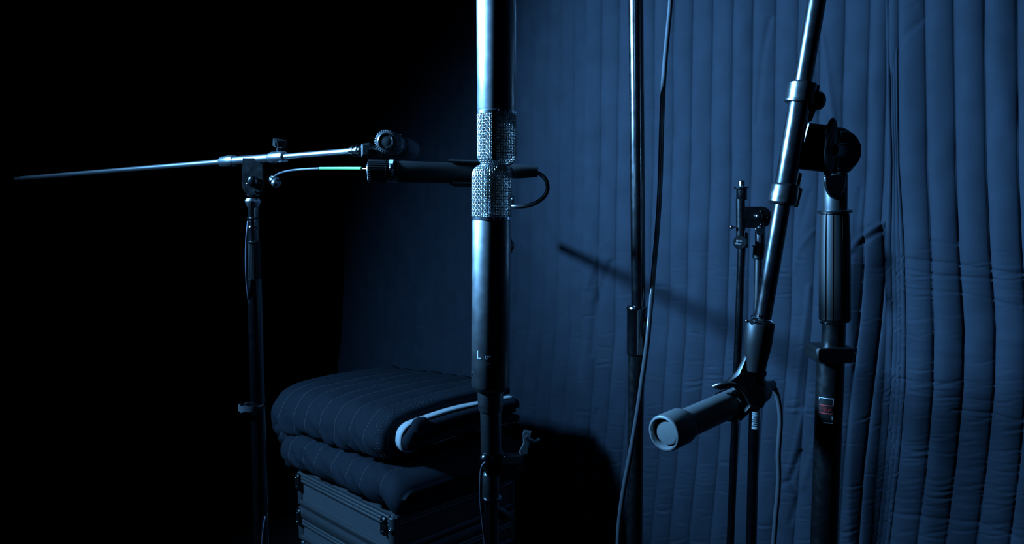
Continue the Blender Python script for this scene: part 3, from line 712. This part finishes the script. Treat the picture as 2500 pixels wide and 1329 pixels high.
tripod(S, to_floor(s0, s1), rot=2.2, spread=.26)
G().tube(spline([P(1186,1128,YC-.02), P(1177,1140,YC-.02), P(1173.5,1160,YC-.02), P(1172.5,1200,YC-.022), P(1174,1232,YC-.02), P(1178,1270,YC-.018), P(1184,1329,YC-.014), P(1188,1400,YC-.01), P(1190,1600,YC-.02)], 8), R(3.0,1175,1200,YC), 10).make('cord', M['bluecable'], cc, sharp=0)

# ------------------------------------------------------------------ tall pole with collar, its arm carries the upper microphone
YP = 1.32
Cn = empty('boom_stand', Vector((P(1550, 1329, YP).x, YP, 0)), 'tall thin black pole with a long glossy highlight and a mid collar', 'stand')
topP = P(1549, -420, YP)
cyl('upper_tube', topP, P(1559, 760, YP), R(18.3,1551,0,YP), R(17.3,1557,760,YP), M['paint'], Cn, 56)
G().lathe(P(1555, 746, YP), P(1554, 868, YP), [(0,R(20,0,746,YP)),(.02,R(24,0,746,YP)),(.05,R(25.5,0,746,YP)),(.09,R(24,0,746,YP)),(.94,R(23.5,0,746,YP)),(.96,R(23.5,0,746,YP)),(1,R(20,0,746,YP))], 56).make('clutch_collar', M['paint'], Cn)
G().lathe(P(1566, 802, YP), P(1585, 802, YP), [(0,R(30,0,800,YP)),(.6,R(30,0,800,YP)),(1,R(22,0,800,YP))], 30).make('collar_knob', M['plastic'], Cn)
c0, c1 = P(1553, 860, YP), P(1549, 1329, YP)
cyl('lower_tube', c0, to_floor(c0, c1), R(19.5,0,860,YP), R(19.5,0,860,YP), M['paint_rough'], Cn, 48)
tripod(Cn, to_floor(c0, c1), rot=.2, spread=.3)
mt = uf+UZ*.24
cyl('boom_arm', Vector((topP.x+.12, topP.y+.18, topP.z-.06)), mt+(mt-topP).normalized()*.02, .010, .010, M['paint'], Cn)
G().lathe(uf-UZ*.004, uf+UZ*.25, [(0,.019),(.02,.020),(.14,.019),(.15,.010),(1,.010)], 36).make('mic_socket', M['anod'], Cn)
G().lathe(topP-UZ*.07, topP+UZ*.05, [(0,.018),(.1,.021),(.9,.021),(1,.018)], 28).make('arm_clamp', M['plastic'], Cn)
YW = 1.268
cp = [(1645,-260),(1641,-120),(1637,0),(1631,70),(1624.5,140),(1620,200),(1617,260),(1614.5,340),(1612.5,420),(1609,500),(1604,570),(1597,650),(1591,720),(1585.5,780),(1581,830),(1574.5,880),(1568,925),(1560,985),(1549.5,1050),(1537,1120),(1524,1190),(1514.5,1255),(1510,1310),(1509,1380),(1512,1500),(1520,1700)]
wc = empty('microphone_cable', P(1510, 1329, YW), 'long pale cable hanging loosely beside and across the tall pole', 'cable')
G().tube(spline([P(x, y, float(np.interp(y, [-200, 120, 235, 640, 720, 800, 1000, 1400], [1.40, 1.365, 1.332, 1.328, 1.31, 1.280, 1.272, 1.27]))) for x, y in cp], 8), R(6.6,1620,300,YW), 18, rs=None).make('cord', M['greycable'], wc, sharp=0)

# ------------------------------------------------------------------ right boom stand (tilted arm, wing lever)
YD = 1.13; YS = 1.20
D = empty('boom_stand', Vector((P(2010, 1329, YS).x, YS, 0)), 'heavy black boom stand at right, tilted arm, round clutch and fluted grip', 'stand')
def ax(y): return 1994.5-(y)*.1705
pcyl('boom_arm', ax(-420), -420, ax(780), 780, YD, 22.5, M['paint'], D, rpx1=20.5, seg=64)
def axl(y0, y1, prof, name, m, teeth=0, amp=0, dx=0):
    return G().lathe(P(ax(y0)+dx, y0, YD), P(ax(y1)+dx, y1, YD), [(t, R(p, 1900, 400, YD)) for t, p in prof], 64, teeth=teeth, amp=amp).make(name, m, D)
axl(202, 252, [(0,31),(.06,33.5),(.85,33.5),(.87,36),(.97,36),(1,33)], 'arm_clamp', M['paint_rough'])
axl(238, 452, [(0,25),(.02,25.8),(.98,25.8),(1,25)], 'arm_sleeve', M['paint'])
axl(449, 499, [(0,28),(.05,31),(.12,32.5),(.9,34),(1,30)], 'arm_clamp', M['paint_rough'])
# brackets behind the arm
G().prism([P(x, y, YD+.014) for x, y in ((1962,205),(1997,210),(1992,262),(1978,296),(1970,300),(1958,270))], .018, .003).make('clamp_bracket', M['plastic'], D)
G().lathe(P(1990, 246, YD-.002), P(2001, 246, YD+.004), [(0,R(23,0,240,YD)),(.5,R(24,0,240,YD)),(1,R(16,0,240,YD))], 30).make('clamp_screw', M['paint'], D)
G().prism([P(x, y, YD+.012) for x, y in ((1938,418),(1954,424),(1950,458),(1957,462),(1944,506),(1918,500),(1930,440))], .018, .003).make('clamp_bracket', M['plastic'], D)
G().prism([P(x, y, YD+.022) for x, y in ((1970,301),(2026,307),(2050,320),(2040,424),(1940,412),(1952,360))], .014, .002).make('clutch_plate', M['paint_rough'], D)
# round clutch: stepped disc
cl_c = P(2048, 370, YS); axd = (Vector((.30, -.95, 0.05))).normalized()
for k, (o, rp, tk, nm) in enumerate(((0, 58, .016, 'clutch_disc'), (-.014, 47, .012, 'clutch_disc'))):
    c = cl_c+axd*(-o-.004); rr = R(rp, 2050, 370, YS)
    G().lathe(c-axd*tk/2, c+axd*tk/2, [(0,rr*.94),(.15,rr),(.85,rr),(1,rr*.94)], 64).make(nm, M['paint_rough'], D)
G().prism([cl_c+axd*.018+Vector((0,0,1))*a+axd.cross(UZ)*b for a, b in ((.010,-.024),(.010,.022),(-.010,.022),(-.010,-.024))], .010, .002).make('clutch_bar', M['plastic'], D)
# wing lever: tall thin oval
wv = []; wc_ = P(2027, 361, YD-.004); wa_ = Vector((.42, -.91, 0)).normalized(); wt = Vector((.91, .42, 0)).normalized()
for i in range(40):
    a = 2*math.pi*i/40; wv.append(wc_+UZ*(.0435*math.sin(a))+Vector((.0125, .010, .003))*math.cos(a)*.92+Vector((.006,0,0))*math.sin(a)*.3)
G().prism(wv, .0075, .003).make('wing_lever', M['plastic'], D, 50)
G().lathe(P(2030, 366, YD), P(2056, 370, YS), [(0,.010),(1,.012)], 24).make('lever_hub', M['plastic'], D)
# neck, flange, fluted grip, tubes
G().lathe(P(2039, 420, YS), P(2038, 516, YS), [(0,R(25,0,430,YS)),(.08,R(28.5,0,430,YS)),(.9,R(28.5,0,430,YS)),(1,R(28,0,430,YS))], 56).make('neck', M['plastic'], D)
nk = [P(2012+i*0, 434, YS-.018) for i in range(1)]
G().prism([P(2038+27*math.cos(a), 434+ (52 if math.sin(a) > 0 else 8)*math.sin(a), YS-.0175) for a in [2*math.pi*i/28 for i in range(28)]], .006, .0018).make('neck_tongue', M['paint'], D)
G().lathe(P(2038, 513, YS), P(2038, 521, YS), [(0,R(36,0,520,YS)),(.25,R(40.5,0,520,YS)),(.75,R(40.5,0,520,YS)),(1,R(36,0,520,YS))], 60).make('flange', M['paint'], D)
G().lathe(P(2038, 520, YS), P(2038, 785, YS), [(0,R(31,0,520,YS)),(.02,R(33.5,0,520,YS)),(.25,R(35.5,0,600,YS)),(.6,R(36.5,0,600,YS)),(.95,R(36.5,0,700,YS)),(.97,R(37,0,700,YS)),(1,R(34,0,700,YS))], 96, teeth=12, amp=.0022, duty=.78).make('fluted_grip', M['plastic'], D, 20)
G().lathe(P(2032, 781, YS), P(2032, 792, YS), [(0,R(28,0,785,YS)),(.3,R(30.5,0,785,YS)),(.7,R(29,0,785,YS)),(1,R(22,0,785,YS))], 50).make('chrome_ring', M['chrome'], D)
tb = pcyl('middle_tube', 2036, 788, 2034, 850, YS, 27.5, M['paint_rough'], D, seg=56)
co = G().prism([P(x, y, YS) for x, y in ((1979,848),(1984,843),(2066,843),(2071,850),(2069,876),(2062,880),(1986,880),(1979,872))], .050, .003).make('collar_clamp', M['plastic'], D)
g0, g1 = P(2028, 876, YS), P(2011, 1329, YS)
lt = cyl('lower_tube', g0, to_floor(g0, g1), R(32.5,0,880,YS), R(30,0,880,YS), M['paint_rough'], D, 64)
tripod(D, to_floor(g0, g1), rot=.0, spread=.3, r=.014)
# label on the lower tube
gd = (g1-g0).normalized(); grr = R(32.0,0,880,YS)
def lab(x, y): 
    a = (x-.5)*1.05-.62; c = g0+gd*((P(2020, 965+y*62, YS)-g0).length)
    return c+Vector((math.sin(a)*(grr+.0004), -math.cos(a)*(grr+.0004), 0))
def labquad(nm, x0, x1, y0, y1, m, parent, lift=.0004):
    g = G(); n = 10
    for i in range(n+1):
        for yy in (y0, y1):
            q = lab(x0+(x1-x0)*i/n, yy); c = g0+gd*((q-g0).dot(gd)); g.v.append(q+(q-c).normalized()*lift)
    g.f = [(2*i, 2*i+1, 2*i+3, 2*i+2) for i in range(n)]
    return g.make(nm, m, parent)
lb = labquad('label', 0, 1, 0, 1, M['plastic'], D)
labquad('label_border', .0, 1, 0, .03, M['silver'], lb, .0008); labquad('label_border', 0, 1, .94, .98, M['silver'], lb, .0008)
labquad('label_border', .95, 1, 0, .3, M['silver'], lb, .0008); labquad('label_border', .0, .05, .02, .10, M['silver'], lb, .0008)
labquad('label_border', .9, 1, .70, .74, M['silver'], lb, .0008); labquad('label_border', .92, .97, .74, .84, M['silver'], lb, .0008)
labquad('red_stripe', .02, .98, .28, .31, M['red'], lb, .0008); labquad('red_stripe', .02, .98, .58, .62, M['red'], lb, .0008)
text_mesh('red_print', 'CHINA', .0092, M['red'], lb, lambda a, b, z: lab(.5+a/.036, .45-b/.037)+Vector((-.3,-.95,0))*.0011)
text_mesh('print', '5x8x', .0045, M['silver'], tb, lambda a, b, z: P(2021, 801, YS-.0146)+Vector((a, .2*a-.0010, b)))

# mic clip at the lower end of the tilted arm
cp_ = empty('microphone_clip', P(1850, 900, YD), 'black forked clip gripping the grey microphone below the tilted arm', 'clip')
ring = axl(776, 786, [(0,20),(.2,25),(.8,30),(1,29)], 'locking_ring', M['chrome'])
G().ball(P(1824, 784, YD-.012), R(5,0,780,YD), 14, 10).make('set_screw', M['chrome'], D)
G().ball(P(1853.5, 772, YD-.0112), R(3.2,0,780,YD), 14, 8, (1,.6,1)).make('arm_hole', M['chrome'], D)
G().lathe(P(1856, 788, YD), P(1843, 905, YD+.004), [(0,R(33,0,800,YD)),(.03,R(34.5,0,800,YD)),(.45,R(33,0,800,YD)),(.8,R(27,0,800,YD)),(1,R(24,0,800,YD))], 52).make('socket', M['plastic'], cp_)
# grey microphone
hA = P(1619, 1060, 1.035); tA = P(1862, 951, 1.215); gd_ = (tA-hA).normalized(); GL = (tA-hA).length
gm = empty('grey_microphone', hA-UZ*.024, 'pale grey tubular microphone with a wide round face, tilted in the forked clip', 'microphone')
q3 = lambda s: hA+gd_*s
G().lathe(q3(.0), q3(.046), [(0,.0223),(.004,.0242),(.03,.0259),(.08,.0263),(.90,.0261),(.97,.0252),(1,.0212)], 88, cap=False).make('head_shell', M['greymic'], gm, 60)
G().lathe(q3(.012), q3(.0), [(0,.0196),(.6,.0205),(1,.0224)], 88, cap=False).make('bright_bevel', M['bevel'], gm)
G().lathe(q3(.0125), q3(.016), [(0,.0207),(1,.0207)], 64).make('face_recess', M['darkvoid'], gm)
G().lathe(q3(.006), q3(.0135), [(0,.0150),(.12,.0174),(.5,.0183),(1,.0183)], 72).make('face_disc', M['greyface'], gm)
G().lathe(q3(.040), q3(GL), [(0,.0212),(.95,.0209),(.98,.0195),(1,.016)], 80).make('body', M['greymic'], gm)
hs = q3(.030)+Vector((.35,-.90,.10)).normalized()*.0263
G().ball(hs, .0013, 10, 6).make('vent_hole', M['ink'], gm)
# clip jaws around the grey body
dd, uu, vv = frame(gd_)
def jaw(nm, s0, s1, a0, a1, r_, th, parent, m):
    g = G(); n = 30; pts = []
    for sd in (0, 1):
        for k in range(5):
            s = s0+(s1-s0)*k/4
            for i in range(n+1):
                a = a0+(a1-a0)*i/n; g.v.append(q3(s)+(uu*math.cos(a)+vv*math.sin(a))*(r_+sd*th))
    N = 5*(n+1)
    for k in range(4):
        for i in range(n):
            a = k*(n+1)+i; g.f += [(a, a+1, a+n+2, a+n+1), (N+a+1, N+a, N+a+n+1, N+a+n+2)]
    for i in range(n): e = 4*(n+1)+i; g.f += [(i+1, i, N+i, N+i+1), (e, e+1, N+e+1, N+e)]
    for k in range(4):
        a = k*(n+1); b = a+n+1; g.f.append((a, b, N+b, N+a)); a += n; b += n; g.f.append((b, a, N+a, N+b))
    return g.make(nm, m, parent)
jaw('jaw', .163, .213, math.radians(-70), math.radians(215), .0212, .0045, cp_, M['plastic'])
# forked arm: light upper edge and the dark web
G().prism([P(x, y, 1.135) for x, y in ((1829,845),(1842,856),(1838,905),(1846,935),(1868,950),(1872,972),(1862,994),(1846,1000),(1822,985),(1806,958),(1786,943),(1752,952),(1738,945),(1776,928),(1798,908),(1812,880),(1822,858))], .013, .004).make('fork', M['plastic'], cp_, 40)
G().prism([P(x, y, 1.150) for x, y in ((1830,870),(1866,880),(1862,915),(1872,945),(1868,975),(1846,1005),(1828,1000),(1840,950),(1828,910))], .022, .006).make('fork', M['plastic'], cp_, 40)
G().prism([P(x, y, 1.120) for x, y in ((1832,986),(1848,992),(1822,1014),(1806,1028),(1801,1020),(1812,1004))], .010, .003).make('lower_jaw', M['plastic'], cp_, 40)
G().tube(spline([P(1740,945,1.108), P(1760,938,1.102), P(1786,938,1.102), P(1806,946,1.108), P(1822,966,1.115), P(1832,990,1.120)], 6), .0028, 10).make('jaw_lip', M['anod'], cp_, sharp=0)
G().lathe(P(1852, 912, 1.145), P(1864, 912, 1.135), [(0,.006),(1,.006)], 16).make('hinge_screw', M['chrome'], cp_)
# its grey cable
g2 = empty('microphone_cable', P(1890, 1329, 1.230), 'grey cable arching out behind the grey microphone and falling to the floor', 'cable')
G().lathe(P(1858, 950, 1.210), P(1886, 938, 1.230), [(0,.013),(.2,.0135),(.7,.0095),(1,.0075)], 32).make('strain_relief', M['greycable'], g2)
G().tube(spline([P(1872,944,1.220), P(1886,942,1.230), P(1896,962,1.235), P(1903,995,1.235), P(1905,1030,1.235), P(1903,1065,1.235), P(1900,1110,1.235), P(1901,1160,1.235), P(1899,1210,1.235), P(1894,1260,1.235), P(1889,1329,1.235), P(1885,1420,1.235), P(1884,1600,1.235), P(1886,2300,1.235)], 8), R(6.8,1900,1000,1.145), 16).make('cord', M['greycable'], g2, sharp=0)

# ------------------------------------------------------------------ folded stand near the curtain
YE = 1.60
E = empty('folded_boom_stand', Vector((P(1830, 1329, YE).x, YE, 0)), 'slim folded boom stand close to the hung blankets, round knob printed in white', 'stand')
def RE(p): return R(p, 1820, 600, YE)
G().lathe(P(1810.5, 461, YE), P(1810.5, 441, YE), [(0,RE(7.5)),(.85,RE(8)),(1,RE(6.5))], 28).make('threaded_stud', M['chrome'], E)
G().lathe(P(1810, 456, YE), P(1810, 461, YE), [(0,RE(16)),(.3,RE(18)),(.7,RE(18)),(1,RE(16))], 36).make('stud_flange', M['paint'], E)
G().lathe(P(1811, 461, YE), P(1811, 489, YE), [(0,RE(11)),(.08,RE(13)),(.9,RE(13)),(1,RE(12))], 36).make('stud_sleeve', M['paint'], E)
pcyl('boom_arm', 1807.5, 485, 1808.5, 585, YE, 11, M['paint_rough'], E)
e0_, e1_ = P(1811, 600, YE), P(1783, 1329, YE)
cyl('boom_arm', e0_, to_floor(e0_, e1_, .35), RE(9.5), RE(9.5), M['paint'], E)
ep = [(1816,505)]+[(1858+26*math.cos(a), 530.5+26*math.sin(a)) for a in [-math.pi/2+i*math.pi/16 for i in range(17)]]+[(1816,556)]
pe = G().prism([P(x, y, YE-.004) for x, y in ep], .008, .0012).make('pivot_plate', M['paint_rough'], E)
G().ball(P(1852.5, 529, YE-.013), RE(9.5), 26, 16, (1,.8,1)).make('pivot_bolt', M['paint'], E)
for x, y in ((1857,516),(1873,531.5),(1857.5,548)): G().ball(P(x, y, YE-.0085), RE(2), 10, 8).make('rivet', M['chrome'], pe)
G().ball(P(1786, 555, YE-.006), RE(5.2), 16, 10).make('thumb_screw', M['chrome'], E)
cyl('screw_stem', P(1786, 555, YE), P(1800, 553, YE), .0016, .0016, M['steel_dull'], E, 12)
G().lathe(P(1807.5, 592, YE-.008), P(1806.8, 592, YE-.026), [(0,RE(15)),(.2,RE(16.8)),(.85,RE(16.8)),(1,RE(15))], 60, teeth=20, amp=.0006).make('clamp_knob', M['plastic'], E, 25)
kc = P(1806.8, 592, YE-.0268)
def onk(a, b, z):
    t = math.radians(174); return kc+Vector((a*math.cos(t)-b*math.sin(t), -z-.0002, a*math.sin(t)+b*math.cos(t)))
text_mesh('knob_lettering', 'On-Stage', .0058, M['paper'], E, lambda a, b, z: onk(a, b+.0036, z))
text_mesh('knob_lettering', 'Stands', .0068, M['paper'], E, lambda a, b, z: onk(a, b-.0022, z))
pcyl('boom_collar', 1817, 568, 1817, 605, YE+.006, 9, M['plastic'], E)
G().lathe(P(1856, 548, YE), P(1856, 602, YE), [(0,RE(10)),(.1,RE(12.5)),(1,RE(12.5))], 32).make('neck', M['paint'], E)
G().prism([P(1855+11*math.cos(a), 558+(18 if math.sin(a) > 0 else 2)*math.sin(a), YE-.0110) for a in [2*math.pi*i/24 for i in range(24)]], .003, .001).make('neck_tongue', M['anod'], E)
G().lathe(P(1853, 598, YE), P(1853, 603, YE), [(0,RE(13)),(.3,RE(16)),(.7,RE(16)),(1,RE(13))], 36).make('flange', M['paint'], E)
pcyl('grip', 1853, 602, 1851, 632, YE, 13.5, M['plastic'], E)
f0_, f1_ = P(1852, 625, YE), P(1834.5, 1329, YE)
cyl('upper_tube', f0_, P(1846, 900, YE), RE(9.5), RE(9.5), M['anod'], E)
cyl('lower_tube', P(1847.5, 770, YE), to_floor(f0_, f1_), RE(13.5), RE(13), M['paint'], E)
tripod(E, to_floor(f0_, f1_), rot=.9, spread=.2)
sd = (f1_-f0_).normalized(); sr = RE(13.2)
def stk(x, y):
    a = -.95+1.6*x; c = f0_+sd*((P(1840, 985+60*y, YE)-f0_).length); return c+Vector((math.sin(a), -math.cos(a), 0))*(sr+.0006)
g = G(); n = 12
for i in range(n+1):
    for yy in (-.35, 1): g.v.append(stk(i/n, yy))
g.f = [(2*i, 2*i+1, 2*i+3, 2*i+2) for i in range(n)]
st = g.make('white_sticker', M['paper'], E)
for k in range(11):
    y0 = .02+k*.083; g = G()
    x0_, x1_ = (.12, .85) if k % 3 else (.25, .7)
    for i in range(9):
        for yy in (y0, y0+.035): q = stk(x0_+(x1_-x0_)*i/8, yy); g.v.append(q+Vector((-.3,-.95,0))*.0004)
    g.f = [(2*i, 2*i+1, 2*i+3, 2*i+2) for i in range(8)]
    g.make('sticker_line', M['ink'], st)
